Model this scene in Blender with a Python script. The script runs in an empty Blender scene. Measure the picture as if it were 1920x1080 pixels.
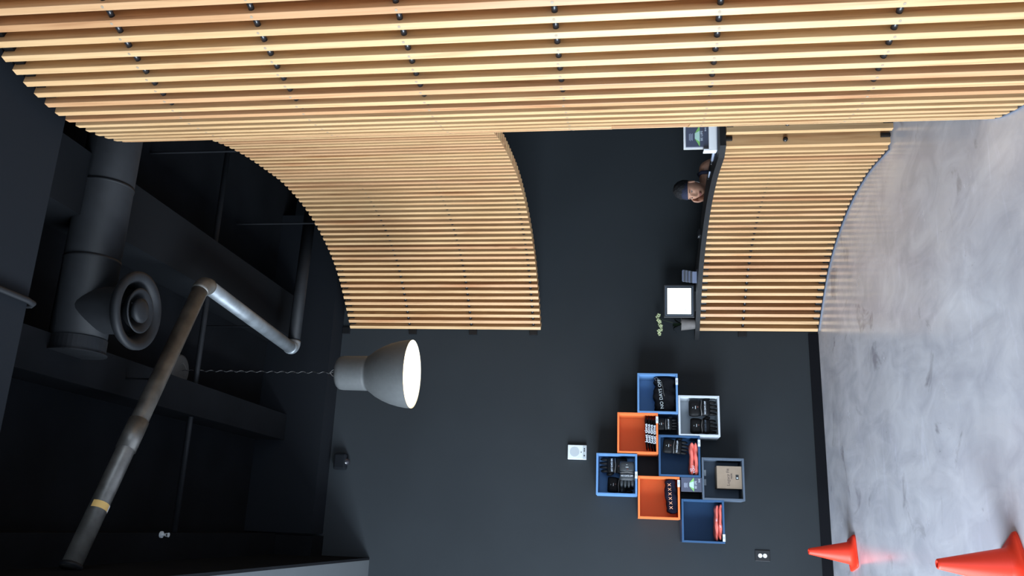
import bpy, bmesh, math, random
from mathutils import Vector, Matrix
random.seed(7)
S = bpy.context.scene
COL = S.collection
PI = math.pi

# ------------------------------------------------------------------ camera
F_PX = 1560.0
PITCH = math.atan(222.0 / F_PX)
YAW = math.radians(16.3)
CAM_H = 1.68
cd = bpy.data.cameras.new('camera'); cam = bpy.data.objects.new('camera', cd); COL.objects.link(cam)
Fw = Vector((math.sin(YAW) * math.cos(PITCH), math.cos(YAW) * math.cos(PITCH), math.sin(PITCH)))
Rt = Vector((math.cos(YAW), -math.sin(YAW), 0))
Up = Rt.cross(Fw)
cm = Matrix.Identity(4)
for i in range(3):
    cm[i][0] = -Up[i]; cm[i][1] = Rt[i]; cm[i][2] = -Fw[i]
cm[0][3], cm[1][3], cm[2][3] = 0, 0, CAM_H
cam.matrix_world = cm
cd.sensor_width = 36; cd.lens = 36 * F_PX / 1920.0; cd.clip_start = .05; cd.clip_end = 100
S.camera = cam

# ------------------------------------------------------------------ world, lights, exposure
w = bpy.data.worlds.new('world'); S.world = w; w.use_nodes = True
w.node_tree.nodes['Background'].inputs[0].default_value = (.62, .78, 1, 1)
w.node_tree.nodes['Background'].inputs[1].default_value = .6
vs = S.view_settings
vs.view_transform = 'Standard'; vs.look = 'None'; vs.gamma = 1; vs.use_curve_mapping = False
vs.exposure = 0.0

def area(name, loc, target, sx, sy, power, color):
    l = bpy.data.lights.new(name, 'AREA'); l.shape = 'RECTANGLE'; l.size = sx; l.size_y = sy
    l.energy = power; l.color = color
    o = bpy.data.objects.new(name, l); COL.objects.link(o)
    o.location = loc
    o.rotation_euler = (Vector(target) - Vector(loc)).to_track_quat('-Z', 'Y').to_euler()
    return o
# daylight through the shop windows, on the left and behind the camera
area('window_daylight', (-4.52, 3.6, 1.45), (0, 3.6, 1.45), 6.4, 2.2, 1160, (.78, .89, 1))
area('window_daylight', (1.3, -3.85, 1.5), (1.3, 3, 1.5), 4.4, 2.4, 230, (.70, .84, 1))

# ------------------------------------------------------------------ material helpers
def mat(name, col, rough=.6, metal=0, spec=.5, emit=None, estr=1, noise=0, nscale=8, bump=0, coat=0):
    m = bpy.data.materials.new(name); m.use_nodes = True
    nt = m.node_tree; b = nt.nodes['Principled BSDF']
    b.inputs['Base Color'].default_value = (*col, 1)
    b.inputs['Roughness'].default_value = rough
    b.inputs['Metallic'].default_value = metal
    b.inputs['Specular IOR Level'].default_value = spec
    b.inputs['Coat Weight'].default_value = coat
    if emit:
        b.inputs['Emission Color'].default_value = (*emit, 1); b.inputs['Emission Strength'].default_value = estr
    if noise or bump:
        tc = nt.nodes.new('ShaderNodeTexCoord'); n = nt.nodes.new('ShaderNodeTexNoise')
        n.inputs['Scale'].default_value = nscale; n.inputs['Detail'].default_value = 5
        nt.links.new(tc.outputs['Object'], n.inputs['Vector'])
        if noise:
            r = nt.nodes.new('ShaderNodeValToRGB')
            r.color_ramp.elements[0].position = .3; r.color_ramp.elements[1].position = .7
            r.color_ramp.elements[0].color = (*[c * (1 - noise) for c in col], 1)
            r.color_ramp.elements[1].color = (*[min(1, c * (1 + noise)) for c in col], 1)
            nt.links.new(n.outputs['Fac'], r.inputs['Fac']); nt.links.new(r.outputs['Color'], b.inputs['Base Color'])
        if bump:
            bp = nt.nodes.new('ShaderNodeBump'); bp.inputs['Strength'].default_value = bump
            bp.inputs['Distance'].default_value = .01
            nt.links.new(n.outputs['Fac'], bp.inputs['Height']); nt.links.new(bp.outputs['Normal'], b.inputs['Normal'])
    return m

def wood_mat():
    m = bpy.data.materials.new('pale_slat_wood'); m.use_nodes = True
    nt = m.node_tree; L = nt.links; b = nt.nodes['Principled BSDF']
    def N(t, **k):
        n = nt.nodes.new(t)
        for a, v in k.items(): setattr(n, a, v)
        return n
    tc = N('ShaderNodeTexCoord'); oi = N('ShaderNodeObjectInfo')
    mp = N('ShaderNodeMapping'); mp.inputs['Scale'].default_value = (26, 26, 1.3)
    L.new(tc.outputs['Object'], mp.inputs['Vector'])
    mul = N('ShaderNodeMath', operation='MULTIPLY'); mul.inputs[1].default_value = 90
    L.new(oi.outputs['Random'], mul.inputs[0])
    g = N('ShaderNodeTexNoise', noise_dimensions='4D'); g.inputs['Scale'].default_value = 1.6; g.inputs['Detail'].default_value = 6
    g.inputs['Distortion'].default_value = .8
    L.new(mp.outputs['Vector'], g.inputs['Vector']); L.new(mul.outputs[0], g.inputs['W'])
    mp2 = N('ShaderNodeMapping'); mp2.inputs['Scale'].default_value = (7, 7, .8)
    L.new(tc.outputs['Object'], mp2.inputs['Vector'])
    g2 = N('ShaderNodeTexNoise', noise_dimensions='4D'); g2.inputs['Scale'].default_value = 1.0; g2.inputs['Detail'].default_value = 3
    L.new(mp2.outputs['Vector'], g2.inputs['Vector']); L.new(mul.outputs[0], g2.inputs['W'])
    cr = N('ShaderNodeValToRGB')
    e = cr.color_ramp.elements
    e[0].position = .28; e[0].color = (.42, .235, .115, 1)
    e[1].position = .62; e[1].color = (.64, .42, .225, 1)
    x = e.new(.45); x.color = (.58, .365, .185, 1)
    L.new(g.outputs['Fac'], cr.inputs['Fac'])
    # slat to slat tone: some pinker, some yellower, a few darker
    tone = N('ShaderNodeValToRGB'); te = tone.color_ramp.elements
    te[0].position = 0; te[0].color = (.80, .66, .60, 1)
    te[1].position = 1; te[1].color = (1, 1, .96, 1)
    a = te.new(.12); a.color = (.95, .86, .84, 1)
    a = te.new(.5); a.color = (1, .97, .92, 1)
    L.new(oi.outputs['Random'], tone.inputs['Fac'])
    mx = N('ShaderNodeMix', data_type='RGBA', blend_type='MULTIPLY'); mx.inputs[0].default_value = 1
    L.new(cr.outputs['Color'], mx.inputs[6]); L.new(tone.outputs['Color'], mx.inputs[7])
    # long reddish heartwood streaks
    st = N('ShaderNodeValToRGB'); se = st.color_ramp.elements
    se[0].position = .60; se[0].color = (1, 1, 1, 1); se[1].position = .74; se[1].color = (.80, .58, .48, 1)
    L.new(g2.outputs['Fac'], st.inputs['Fac'])
    mx2 = N('ShaderNodeMix', data_type='RGBA', blend_type='MULTIPLY'); mx2.inputs[0].default_value = 1
    L.new(mx.outputs[2], mx2.inputs[6]); L.new(st.outputs['Color'], mx2.inputs[7])
    # rare knots
    mp3 = N('ShaderNodeMapping'); mp3.inputs['Scale'].default_value = (5, 5, 1.6)
    L.new(tc.outputs['Object'], mp3.inputs['Vector'])
    vo = N('ShaderNodeTexVoronoi', voronoi_dimensions='4D'); vo.inputs['Scale'].default_value = 1.1
    L.new(mp3.outputs['Vector'], vo.inputs['Vector']); L.new(mul.outputs[0], vo.inputs['W'])
    kn = N('ShaderNodeValToRGB'); ke = kn.color_ramp.elements
    ke[0].position = .03; ke[0].color = (.34, .16, .07, 1); ke[1].position = .10; ke[1].color = (1, 1, 1, 1)
    L.new(vo.outputs['Distance'], kn.inputs['Fac'])
    mx3 = N('ShaderNodeMix', data_type='RGBA', blend_type='MULTIPLY'); mx3.inputs[0].default_value = .9
    L.new(mx2.outputs[2], mx3.inputs[6]); L.new(kn.outputs['Color'], mx3.inputs[7])
    L.new(mx3.outputs[2], b.inputs['Base Color'])
    b.inputs['Roughness'].default_value = .42; b.inputs['Specular IOR Level'].default_value = .4
    bp = N('ShaderNodeBump'); bp.inputs['Strength'].default_value = .08; bp.inputs['Distance'].default_value = .002
    L.new(g.outputs['Fac'], bp.inputs['Height']); L.new(bp.outputs['Normal'], b.inputs['Normal'])
    return m

def concrete_mat():
    m = bpy.data.materials.new('polished_concrete'); m.use_nodes = True
    nt = m.node_tree; L = nt.links; b = nt.nodes['Principled BSDF']
    N = nt.nodes.new
    tc = N('ShaderNodeTexCoord')
    def noise(scale, detail, sc=(1, 1, 1), dist=0.0, rot=0.0):
        mp = N('ShaderNodeMapping'); mp.inputs['Scale'].default_value = sc; mp.inputs['Rotation'].default_value = (0, 0, rot)
        L.new(tc.outputs['Object'], mp.inputs['Vector'])
        n = N('ShaderNodeTexNoise'); n.inputs['Scale'].default_value = scale; n.inputs['Detail'].default_value = detail
        n.inputs['Distortion'].default_value = dist; n.inputs['Roughness'].default_value = .58
        L.new(mp.outputs['Vector'], n.inputs['Vector']); return n
    def ramp(n, p0, c0, p1, c1):
        r = N('ShaderNodeValToRGB'); r.color_ramp.elements[0].position = p0; r.color_ramp.elements[0].color = (*c0, 1)
        r.color_ramp.elements[1].position = p1; r.color_ramp.elements[1].color = (*c1, 1)
        L.new(n.outputs['Fac'], r.inputs['Fac']); return r
    def mul(a, c, f=1):
        x = N('ShaderNodeMix'); x.data_type = 'RGBA'; x.blend_type = 'MULTIPLY'; x.inputs[0].default_value = f
        L.new(a, x.inputs[6]); L.new(c, x.inputs[7]); return x.outputs[2]
    base = ramp(noise(1.3, 7, (1, 1.6, 1), .6), .3, (.59, .605, .675), .7, (.70, .72, .80))
    swirl = ramp(noise(3.2, 9, (1.4, .7, 1), .9, .4), .36, (.84, .84, .86), .62, (1.06, 1.06, 1.05))
    stain = ramp(noise(2.6, 10, (1, 1, 1), 1.1, 1.1), .30, (.58, .56, .57), .385, (1, 1, 1))
    specks = ramp(noise(17, 4, (1, .6, 1), 1.0), .22, (.62, .6, .6), .30, (1, 1, 1))
    pale = ramp(noise(5, 5, (.5, 2.2, 1), 1), .60, (1, 1, 1), .72, (1.10, 1.10, 1.12))
    c = mul(base.outputs['Color'], swirl.outputs['Color']); c = mul(c, stain.outputs['Color'], .85)
    c = mul(c, specks.outputs['Color'], .7); c = mul(c, pale.outputs['Color'])
    L.new(c, b.inputs['Base Color'])
    rr = ramp(noise(3, 6), .3, (.15,) * 3, .7, (.28,) * 3)
    L.new(rr.outputs['Color'], b.inputs['Roughness'])
    b.inputs['Specular IOR Level'].default_value = .5
    bp = N('ShaderNodeBump'); bp.inputs['Strength'].default_value = .03; bp.inputs['Distance'].default_value = .003
    nn = noise(4, 3); L.new(nn.outputs['Fac'], bp.inputs['Height']); L.new(bp.outputs['Normal'], b.inputs['Normal'])
    return m

M = dict(
    wood=wood_mat(), floor=concrete_mat(),
    wall=mat('charcoal_wall_paint', (.0245, .0295, .034), .7, noise=.06, nscale=1.5, bump=.03, spec=.14),
    ceil=mat('black_ceiling_paint', (.0050, .0058, .0072), .9, spec=.08, noise=.2, nscale=3),
    soffit=mat('charcoal_soffit_paint', (.0085, .0102, .0130), .85, spec=.08),
    plug=mat('wood_plug', (.34, .27, .19), .6),
    black=mat('black_metal', (.010, .011, .013), .38, .3),
    spacer=mat('black_spacer', (.018, .020, .024), .28, .2, spec=.6),
    beam=mat('dark_beam_paint', (.0055, .0065, .008), .85, spec=.08),
    soffit2=mat('grey_soffit_paint', (.058, .066, .072), .8, noise=.05, nscale=2),
    blackp=mat('black_paint_semi', (.0035, .004, .006), .75, spec=.12),
    duct=mat('painted_duct', (.0088, .010, .012), .6, .0, spec=.22, noise=.15, nscale=14),
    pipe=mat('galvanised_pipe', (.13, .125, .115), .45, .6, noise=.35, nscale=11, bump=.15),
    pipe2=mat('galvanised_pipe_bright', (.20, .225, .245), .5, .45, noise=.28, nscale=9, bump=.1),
    steel=mat('steel_strip', (.13, .155, .21), .45, .2),
    laminate=mat('black_counter_laminate', (.016, .017, .019), .62, spec=.25, noise=.1, nscale=30),
    lampout=mat('grey_lamp_enamel', (.088, .094, .096), .5, .05, noise=.06, nscale=40),
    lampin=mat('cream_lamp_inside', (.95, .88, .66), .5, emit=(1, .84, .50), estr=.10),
    bulb=mat('bulb_glow', (1, .95, .8), .4, emit=(1, .93, .78), estr=14),
    white=mat('white_plastic', (.82, .84, .86), .4),
    white2=mat('off_white_plastic', (.62, .68, .72), .45),
    grille=mat('grey_grille', (.42, .48, .52), .6),
    ltblue=mat('light_blue_paint', (.115, .255, .50), .6, spec=.25),
    orange=mat('orange_paint', (.84, .195, .055), .6, spec=.25),
    navy=mat('navy_blue_paint', (.030, .085, .19), .6, spec=.25),
    greyc=mat('slate_grey_paint', (.085, .115, .160), .6, spec=.25),
    whitec=mat('white_grey_paint', (.52, .58, .64), .5),
    blackcloth=mat('black_cloth', (.0055, .006, .008), .9, spec=.12, noise=.3, nscale=40, bump=.3),
    navycloth=mat('dark_navy_cloth', (.008, .009, .022), .9, spec=.12, noise=.3, nscale=40, bump=.3),
    coral=mat('coral_cloth', (.80, .17, .14), .8, noise=.12, nscale=12, bump=.3),
    glove=mat('black_glove_leather', (.0045, .005, .006), .55, spec=.16, bump=.25, nscale=60),
    glovegrey=mat('grey_glove_leather', (.032, .038, .044), .5, spec=.3, bump=.25, nscale=60),
    piping=mat('silver_piping', (.22, .22, .22), .5, .2),
    print_w=mat('white_print', (.62, .70, .80), .6),
    print_o=mat('orange_print', (.85, .42, .25), .6),
    print_d=mat('dark_print', (.10, .075, .07), .6),
    red=mat('red_patch', (.08, .028, .022), .6),
    card=mat('kraft_cardboard', (.30, .235, .175), .8, noise=.06, nscale=20),
    cone=mat('orange_cone_plastic', (.86, .050, .022), .45, spec=.3, noise=.04, nscale=6),
    skin=mat('skin', (.46, .245, .165), .5, noise=.08, nscale=20),
    hair=mat('black_hair', (.006, .006, .008), .8, bump=.8, nscale=120),
    eyew=mat('eye_white', (.30, .27, .25), .5), iris=mat('dark_iris', (.02, .012, .01), .2),
    lips=mat('lips', (.24, .085, .07), .5),
    band=mat('navy_headband_cloth', (.014, .018, .045), .85, bump=.3, nscale=90),
    shirt=mat('navy_shirt_cloth', (.020, .024, .055), .8, bump=.2, nscale=50),
    screen=mat('lit_screen', (.8, .9, 1), .3, emit=(.86, .97, 1), estr=1.25),
    screen2=mat('lit_screen_text', (.4, .5, .55), .3, emit=(.45, .62, .66), estr=.8),
    acrylic=mat('white_acrylic', (.88, .90, .93), .25),
    frost=mat('smoky_clear_plastic', (.040, .046, .060), .35, spec=.4),
    frostedge=mat('clear_plastic_edge', (.30, .35, .46), .3),
    frontcard=mat('blue_grey_card', (.13, .16, .25), .4),
    leafy=mat('green_brochure', (.22, .52, .14), .6), pale=mat('pale_green_print', (.45, .68, .60), .6),
    darkpaper=mat('dark_blue_paper', (.045, .055, .10), .35),
    pot=mat('grey_stone_pot', (.16, .15, .145), .7, noise=.15, nscale=30),
    leaf=mat('dark_leaf', (.012, .025, .012), .5), stem=mat('dark_stem', (.03, .05, .02), .6),
    petal=mat('pale_green_petal', (.52, .60, .34), .6),
    sticker=mat('yellow_label', (.72, .48, .16), .6),
    glass=mat('dark_tint', (.02, .02, .025), .1),
)
cg = bpy.data.materials.new('clear_glass'); cg.use_nodes = True
cb = cg.node_tree.nodes['Principled BSDF']; cb.inputs['Transmission Weight'].default_value = 1; cb.inputs['Roughness'].default_value = .02
M['clear'] = cg

# ------------------------------------------------------------------ mesh helpers
def build(name, bm, m, parent=None, smooth=False, loc=None):
    me = bpy.data.meshes.new(name)
    bmesh.ops.recalc_face_normals(bm, faces=bm.faces)
    bm.to_mesh(me); bm.free()
    return link(name, me, m, parent, smooth, loc)
def link(name, me, m, parent=None, smooth=False, loc=None):
    if m is not None and not me.materials: me.materials.append(M[m] if isinstance(m, str) else m)
    if smooth:
        for p in me.polygons: p.use_smooth = True
    o = bpy.data.objects.new(name, me); COL.objects.link(o)
    if parent: o.parent = parent
    if loc is not None: o.location = loc
    return o
def inst(src, parent, loc, rotz=0):
    c = src.copy(); COL.objects.link(c); c.parent = parent; c.location = loc; c.rotation_euler = (0, 0, rotz); return c
def box(bm, x0, x1, y0, y1, z0, z1, bevel=0):
    r = bmesh.ops.create_cube(bm, size=1)
    bmesh.ops.scale(bm, verts=r['verts'], vec=(x1 - x0, y1 - y0, z1 - z0))
    bmesh.ops.translate(bm, verts=r['verts'], vec=((x0 + x1) / 2, (y0 + y1) / 2, (z0 + z1) / 2))
    if bevel:
        es = list({e for v in r['verts'] for e in v.link_edges})
        bmesh.ops.bevel(bm, geom=es, offset=bevel, segments=2, affect='EDGES', profile=.5)
def boxm(x0, x1, y0, y1, z0, z1, bevel=0):
    bm = bmesh.new(); box(bm, x0, x1, y0, y1, z0, z1, bevel); return bm
def tube(bm, p0, p1, r, seg=16, r2=None, caps=True):
    p0 = Vector(p0); p1 = Vector(p1); d = p1 - p0
    q = d.to_track_quat('Z', 'Y').to_matrix().to_4x4()
    bmesh.ops.create_cone(bm, cap_ends=caps, segments=seg, radius1=r, radius2=r if r2 is None else r2, depth=d.length,
                          matrix=Matrix.Translation((p0 + p1) / 2) @ q)
def sweep(bm, pts, r, seg=10, caps=True):
    pts = [Vector(p) for p in pts]; rings = []
    n = len(pts); up = Vector((0, 0, 1)); prev = None
    for i, p in enumerate(pts):
        t = (pts[min(i + 1, n - 1)] - pts[max(i - 1, 0)]).normalized()
        if prev is None:
            a = t.cross(up)
            if a.length < .05: a = t.cross(Vector((1, 0, 0)))
            a.normalize()
        else:
            a = (prev - t * prev.dot(t)).normalized()
        prev = a; b = t.cross(a)
        rr = r[i] if isinstance(r, (list, tuple)) else r
        rings.append([bm.verts.new(p + a * math.cos(2 * PI * k / seg) * rr + b * math.sin(2 * PI * k / seg) * rr) for k in range(seg)])
    for i in range(n - 1):
        for k in range(seg):
            bm.faces.new((rings[i][k], rings[i][(k + 1) % seg], rings[i + 1][(k + 1) % seg], rings[i + 1][k]))
    if caps:
        bm.faces.new(rings[0][::-1]); bm.faces.new(rings[-1])
def lathe(bm, prof, seg=48, close=False, c=(0, 0, 0)):
    rings = []
    for r, z in prof:
        if r < 1e-5: rings.append([bm.verts.new((c[0], c[1], c[2] + z))])
        else: rings.append([bm.verts.new((c[0] + r * math.cos(2 * PI * k / seg), c[1] + r * math.sin(2 * PI * k / seg), c[2] + z)) for k in range(seg)])
    for i in range(len(rings) - 1):
        A, B = rings[i], rings[i + 1]
        for k in range(seg):
            k2 = (k + 1) % seg
            if len(A) == 1 and len(B) == 1: continue
            if len(A) == 1: bm.faces.new((A[0], B[k2], B[k]))
            elif len(B) == 1: bm.faces.new((A[k], A[k2], B[0]))
            else: bm.faces.new((A[k], A[k2], B[k2], B[k]))
def prism(bm, pts, y0, y1):           # outline in x,z extruded along y
    a = [bm.verts.new((x, y0, z)) for x, z in pts]; b = [bm.verts.new((x, y1, z)) for x, z in pts]
    bm.faces.new(a); bm.faces.new(b[::-1]); n = len(pts)
    for i in range(n): bm.faces.new((a[i], b[i], b[(i + 1) % n], a[(i + 1) % n]))
def empty(name, loc=(0, 0, 0), rotz=0, label=None, cat=None, group=None, kind=None):
    o = bpy.data.objects.new(name, None); COL.objects.link(o); o.location = loc; o.rotation_euler = (0, 0, rotz)
    o.empty_display_size = .1
    return tag(o, label, cat, group, kind)
def tag(o, label=None, cat=None, group=None, kind=None):
    if label: o['label'] = label
    if cat: o['category'] = cat
    if group: o['group'] = group
    if kind: o['kind'] = kind
    return o
def text_mesh(s, size, depth=.0006, sx=1.0, bold=0.0, cols=None):
    c = bpy.data.curves.new('lettering', 'FONT'); c.body = s; c.size = size; c.extrude = depth
    c.align_x = 'CENTER'; c.align_y = 'CENTER'; c.offset = bold; c.resolution_u = 2
    o = bpy.data.objects.new('tmp', c); COL.objects.link(o)
    bpy.context.view_layer.update()
    me = bpy.data.meshes.new_from_object(o.evaluated_get(bpy.context.evaluated_depsgraph_get()))
    bpy.data.objects.remove(o); bpy.data.curves.remove(c)
    # text lies in x,y facing +z: stand it up so it faces -y
    me.transform(Matrix.Diagonal((sx, 1, 1, 1))); me.transform(Matrix.Rotation(PI / 2, 4, 'X'))
    me.name = 'lettering'; me.materials.clear()
    return me
def letter(s, size, loc, m, parent, roty=0, name='lettering', **k):
    o = link(name, text_mesh(s, size, **k), m, parent); o.location = loc; o.rotation_euler = (0, roty, 0); return o

# ------------------------------------------------------------------ the room
YB = 7.64; ZC = 5.10; XR = 4.7; XL = -4.6; YF = -4.0; ZLOW = 4.01
def struct(name, bm, m): return tag(build(name, bm, m), kind='structure')
struct('floor', boxm(XL - .2, XR + .2, YF - .2, YB + .2, -.12, 0), 'floor')
struct('wall_back', boxm(XL - .2, XR + .2, YB, YB + .15, 0, ZC + .1), 'wall')
struct('wall_right', boxm(XR, XR + .15, YF, YB, 0, ZC + .1), 'wall')
bm = bmesh.new()
for a in ((YF, YB, 0, .25), (YF, YB, 2.65, ZC), (YF, .3, .25, 2.65), (6.9, YB, .25, 2.65)): box(bm, XL - .15, XL, *a)
struct('wall_left', bm, 'wall')
bm = bmesh.new()
for a in ((XL, XR, 0, .25), (XL, XR, 2.65, ZC), (XL, -1.0, .25, 2.65), (3.6, XR, .25, 2.65)): box(bm, a[0], a[1], YF - .15, YF, a[2], a[3])
struct('wall_front', bm, 'wall')
struct('ceiling', boxm(XL, XR, YF, YB, ZC, ZC + .1), 'ceil')
# dropped ceiling on the left, its side facing the open part
struct('trim_1', boxm(XL, -.32, YF, YB, ZLOW, ZLOW + .05), 'soffit2').name = 'ceiling_left'
struct('trim_1', boxm(-.32, -.30, YF, YB, ZLOW, ZC), 'ceil')
# near soffit over the photographer
struct('trim_2', boxm(-.3, XR, YF, 3.37, 4.44, 4.50), 'soffit').name = 'ceiling_front'
struct('trim_2', boxm(-.3, XR, 3.35, 3.37, 4.50, ZC), 'ceil')
# bulkhead box along the back wall
bm = boxm(-.11, 2.9, 7.35, YB, 4.47, ZC); struct('trim_3', bm, 'soffit')
bm = boxm(-.30, -.13, 7.36, YB, 4.46, ZC); struct('trim_4', bm, 'ceil')
# ceiling beams running towards the back wall
struct('trim_5', boxm(1.62, 2.0, 3.37, 7.35, 4.78, ZC), 'beam')
struct('trim_6', boxm(.70, .93, 3.37, 7.35, 4.82, ZC), 'ceil')
bm = boxm(-.3, -.12, 3.37, 7.35, 4.8, ZC); struct('trim_7', bm, 'ceil')
# baseboards
bm = boxm(XL, 1.80, YB - .012, YB, 0, .088, .002); struct('baseboard_back', bm, 'blackp')
bm = boxm(2.4, XR, YB - .012, YB, 0, .088, .002); struct('baseboard_back', bm, 'blackp')
struct('baseboard_right', boxm(XR - .012, XR, YF, YB, 0, .088), 'blackp')

# windows that give the light (left, and behind the camera)
def window(n, axis, a0, a1, at):
    bm = bmesh.new(); z0, z1 = .25, 2.65; t = .05
    cuts = 4
    def bar(u0, u1, v0, v1):
        if axis == 'Y': box(bm, at - .06, at, u0, u1, v0, v1)
        else: box(bm, u0, u1, at - .06, at, v0, v1)
    bar(a0, a1, z0, z0 + t); bar(a0, a1, z1 - t, z1); bar(a0, a1, 2.05, 2.1)
    for k in range(cuts + 1):
        u = a0 + (a1 - a0) * k / cuts; bar(u - t / 2 if k else u, u + t / 2 if k < cuts else u, z0 + t, z1 - t)
    struct('window_%d' % n, bm, 'black')
window(1, 'Y', .3, 6.9, XL - .04); window(2, 'X', -1.0, 3.6, YF - .04)

# ------------------------------------------------------------------ the curved slatted screen
CTRL = [(1.735, 7.66), (2.025, 7.338), (2.245, 7.03), (2.40, 6.65), (2.50, 6.2), (2.525, 5.75), (2.495, 5.40), (2.450, 5.06), (2.385, 4.75),
        (2.305, 4.50), (2.150, 4.195), (1.970, 3.860), (1.915, 3.752), (1.884, 3.675), (1.864, 3.603), (1.845, 3.535), (1.829, 3.46), (1.815, 3.38),
        (1.806, 3.30), (1.803, 3.22), (1.811, 3.13), (1.834, 2.99), (1.874, 2.84), (1.925, 2.70), (1.99, 2.57), (2.09, 2.43), (2.22, 2.30), (2.38, 2.19), (2.56, 2.12)]
def catmull(P, n=24):
    P = [Vector(p) for p in P]; P = [P[0] * 2 - P[1]] + P + [P[-1] * 2 - P[-2]]; out = []
    for i in range(1, len(P) - 2):
        for k in range(n):
            t = k / n; a, b, c, d = P[i - 1:i + 3]
            out.append(.5 * ((2 * b) + (c - a) * t + (2 * a - 5 * b + 4 * c - d) * t * t + (3 * b - a - 3 * c + d) * t ** 3))
    out.append(P[-2]); return out
def resample(D, step, start=0):
    res = []; acc = 0; nxt = start
    for i in range(len(D) - 1):
        L = (D[i + 1] - D[i]).length
        while nxt <= acc + L:
            f = (nxt - acc) / L; p = D[i].lerp(D[i + 1], f)
            t = (D[min(i + 2, len(D) - 1)] - D[max(i - 1, 0)]).normalized()
            res.append((p, t)); nxt += step
        acc += L
    return res
PITCHS = .0762; TH = .0325; DEP = .089
D = catmull(CTRL); DSL = resample(D, PITCHS, .124)      # desk spacing
SL = [q for q in resample(D, .0680, .122)][:17]          # canopy slats sit a little closer near the wall
SL += resample(D, PITCHS, .122 + .0680 * 16 + PITCHS)
ZTOP = 4.376; ZBOT = 2.515; ROWS = (.69, 1.345, 1.97, 2.585, 3.18, 3.785)
def slat_mesh(z0, z1):                # local: x = along the curve (thickness), +y = into the screen, origin on the front face
    bm = boxm(-TH / 2, TH / 2, 0, DEP, z0, z1, .0022); me = bpy.data.meshes.new('slat'); 
    bmesh.ops.recalc_face_normals(bm, faces=bm.faces); bm.to_mesh(me); bm.free(); me.materials.append(M['wood']); return me
def ang(t): return math.atan2(t.y, t.x)         # local x along t; local +y = left of t ... see FLIP
screen = empty('slatted_screen', (1.8, 7.6, 0), 0, 'tall wavy screen of pale upright wooden slats reaching over the reception desk', 'screen')
full_me = slat_mesh(.012, ZTOP); can_me = slat_mesh(ZBOT, ZTOP); low_me = slat_mesh(.012, 1.40); up_me = slat_mesh(1.77, ZTOP)
bm = bmesh.new(); tube(bm, (-(PITCHS - TH) / 2 - .002, .030, 0), ((PITCHS - TH) / 2 + .002, .030, 0), .0125, 14)
sp_me = bpy.data.meshes.new('spacer'); bm.to_mesh(sp_me); bm.free(); sp_me.materials.append(M['spacer'])
for p in sp_me.polygons: p.use_smooth = len(p.vertices) == 4
def clip_mesh(dz):
    bm = boxm(-(PITCHS - TH) / 2 - .002, (PITCHS - TH) / 2 + .002, .03, .082, -dz, dz); me = bpy.data.meshes.new('clip'); bm.to_mesh(me); bm.free(); me.materials.append(M['black']); return me
clip_me = clip_mesh(.022)
O0 = Vector((1.8, 7.6))
def place(me, name, root, org, p, t, z=0):
    # curve runs from the wall to the camera; front is on the -x side. rotate so local x = -t, then local +y points into the screen
    a = math.atan2(-t.y, -t.x)
    ly = Vector((-math.sin(a), math.cos(a)))
    inward = Vector((-t.y, t.x))        # +x side when t points to -y
    if ly.dot(inward) < 0: a += PI
    o = bpy.data.objects.new(name, me); COL.objects.link(o); o.parent = root
    o.location = (p.x - org.x, p.y - org.y, z); o.rotation_euler = (0, 0, a); return o
limb = [i for i, (p, t) in enumerate(SL) if p.y < 3.95]
i_full = limb[0]
NOTCH = [i for i, (p, t) in enumerate(SL) if 3.63 < p.y < 3.86]
plug = bmesh.new()
for i, (p, t) in enumerate(SL):
    if i >= i_full:
        if i in NOTCH:
            place(low_me, 'slat', screen, O0, p, t); place(up_me, 'slat', screen, O0, p, t)
        else: place(full_me, 'slat', screen, O0, p, t)
        rows = ROWS
    else:
        place(can_me, 'slat', screen, O0, p, t); rows = ROWS[3:]
    n = Vector((t.y, -t.x))
    for z in rows:
        q = p + n * .0004
        if p.y < 3.9:
            r = .0062
            a = math.atan2(t.y, t.x)
            mm = Matrix.Translation((q.x - O0.x, q.y - O0.y, z + random.uniform(-.004, .004))) @ Matrix.Rotation(a, 4, 'Z') @ Matrix.Rotation(PI / 2, 4, 'X')
            if not (i in NOTCH and 1.4 < z < 1.77):
                bmesh.ops.create_cone(plug, cap_ends=True, segments=10, radius1=r, radius2=r, depth=.0012, matrix=mm)
    if i + 1 < len(SL):
        p2, t2 = SL[i + 1]; pm = (p + p2) / 2; tm = (t + t2).normalized()
        if i + 1 == i_full: pass
        for z in rows:
            place(sp_me, 'spacer', screen, O0, pm, tm, z)
        place(clip_me, 'top_clip', screen, O0, pm, tm, ZTOP - .03)
        if i >= i_full: place(clip_me, 'bottom_clip', screen, O0, pm, tm, .035)
o = build('wood_plugs', plug, 'plug', screen); o['kind'] = 'stuff'
# board filling the notch beside the opening
pa, ta = SL[NOTCH[0]]; pb, tb = SL[NOTCH[-1]]
bm = bmesh.new()
for (pp, tt, dd) in ((pa, ta, .012), (pb, tb, .012)): pass
inw = lambda t: Vector((-t.y, t.x))
a0 = pa - ta * .03 + inw(ta) * .003; b0 = pb + tb * .03 + inw(tb) * .003
a1 = a0 + inw(ta) * .02; b1 = b0 + inw(tb) * .02
v = []
for z in (1.40, 1.77):
    for q in (a0, b0, b1, a1): v.append(bm.verts.new((q.x - O0.x, q.y - O0.y, z)))
for f in ((0, 1, 2, 3), (7, 6, 5, 4), (0, 4, 5, 1), (1, 5, 6, 2), (2, 6, 7, 3), (3, 7, 4, 0)): bm.faces.new([v[k] for k in f])
tag(build('infill_board', bm, 'wood', screen), 'plain flat board set between the cut slats')
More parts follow.
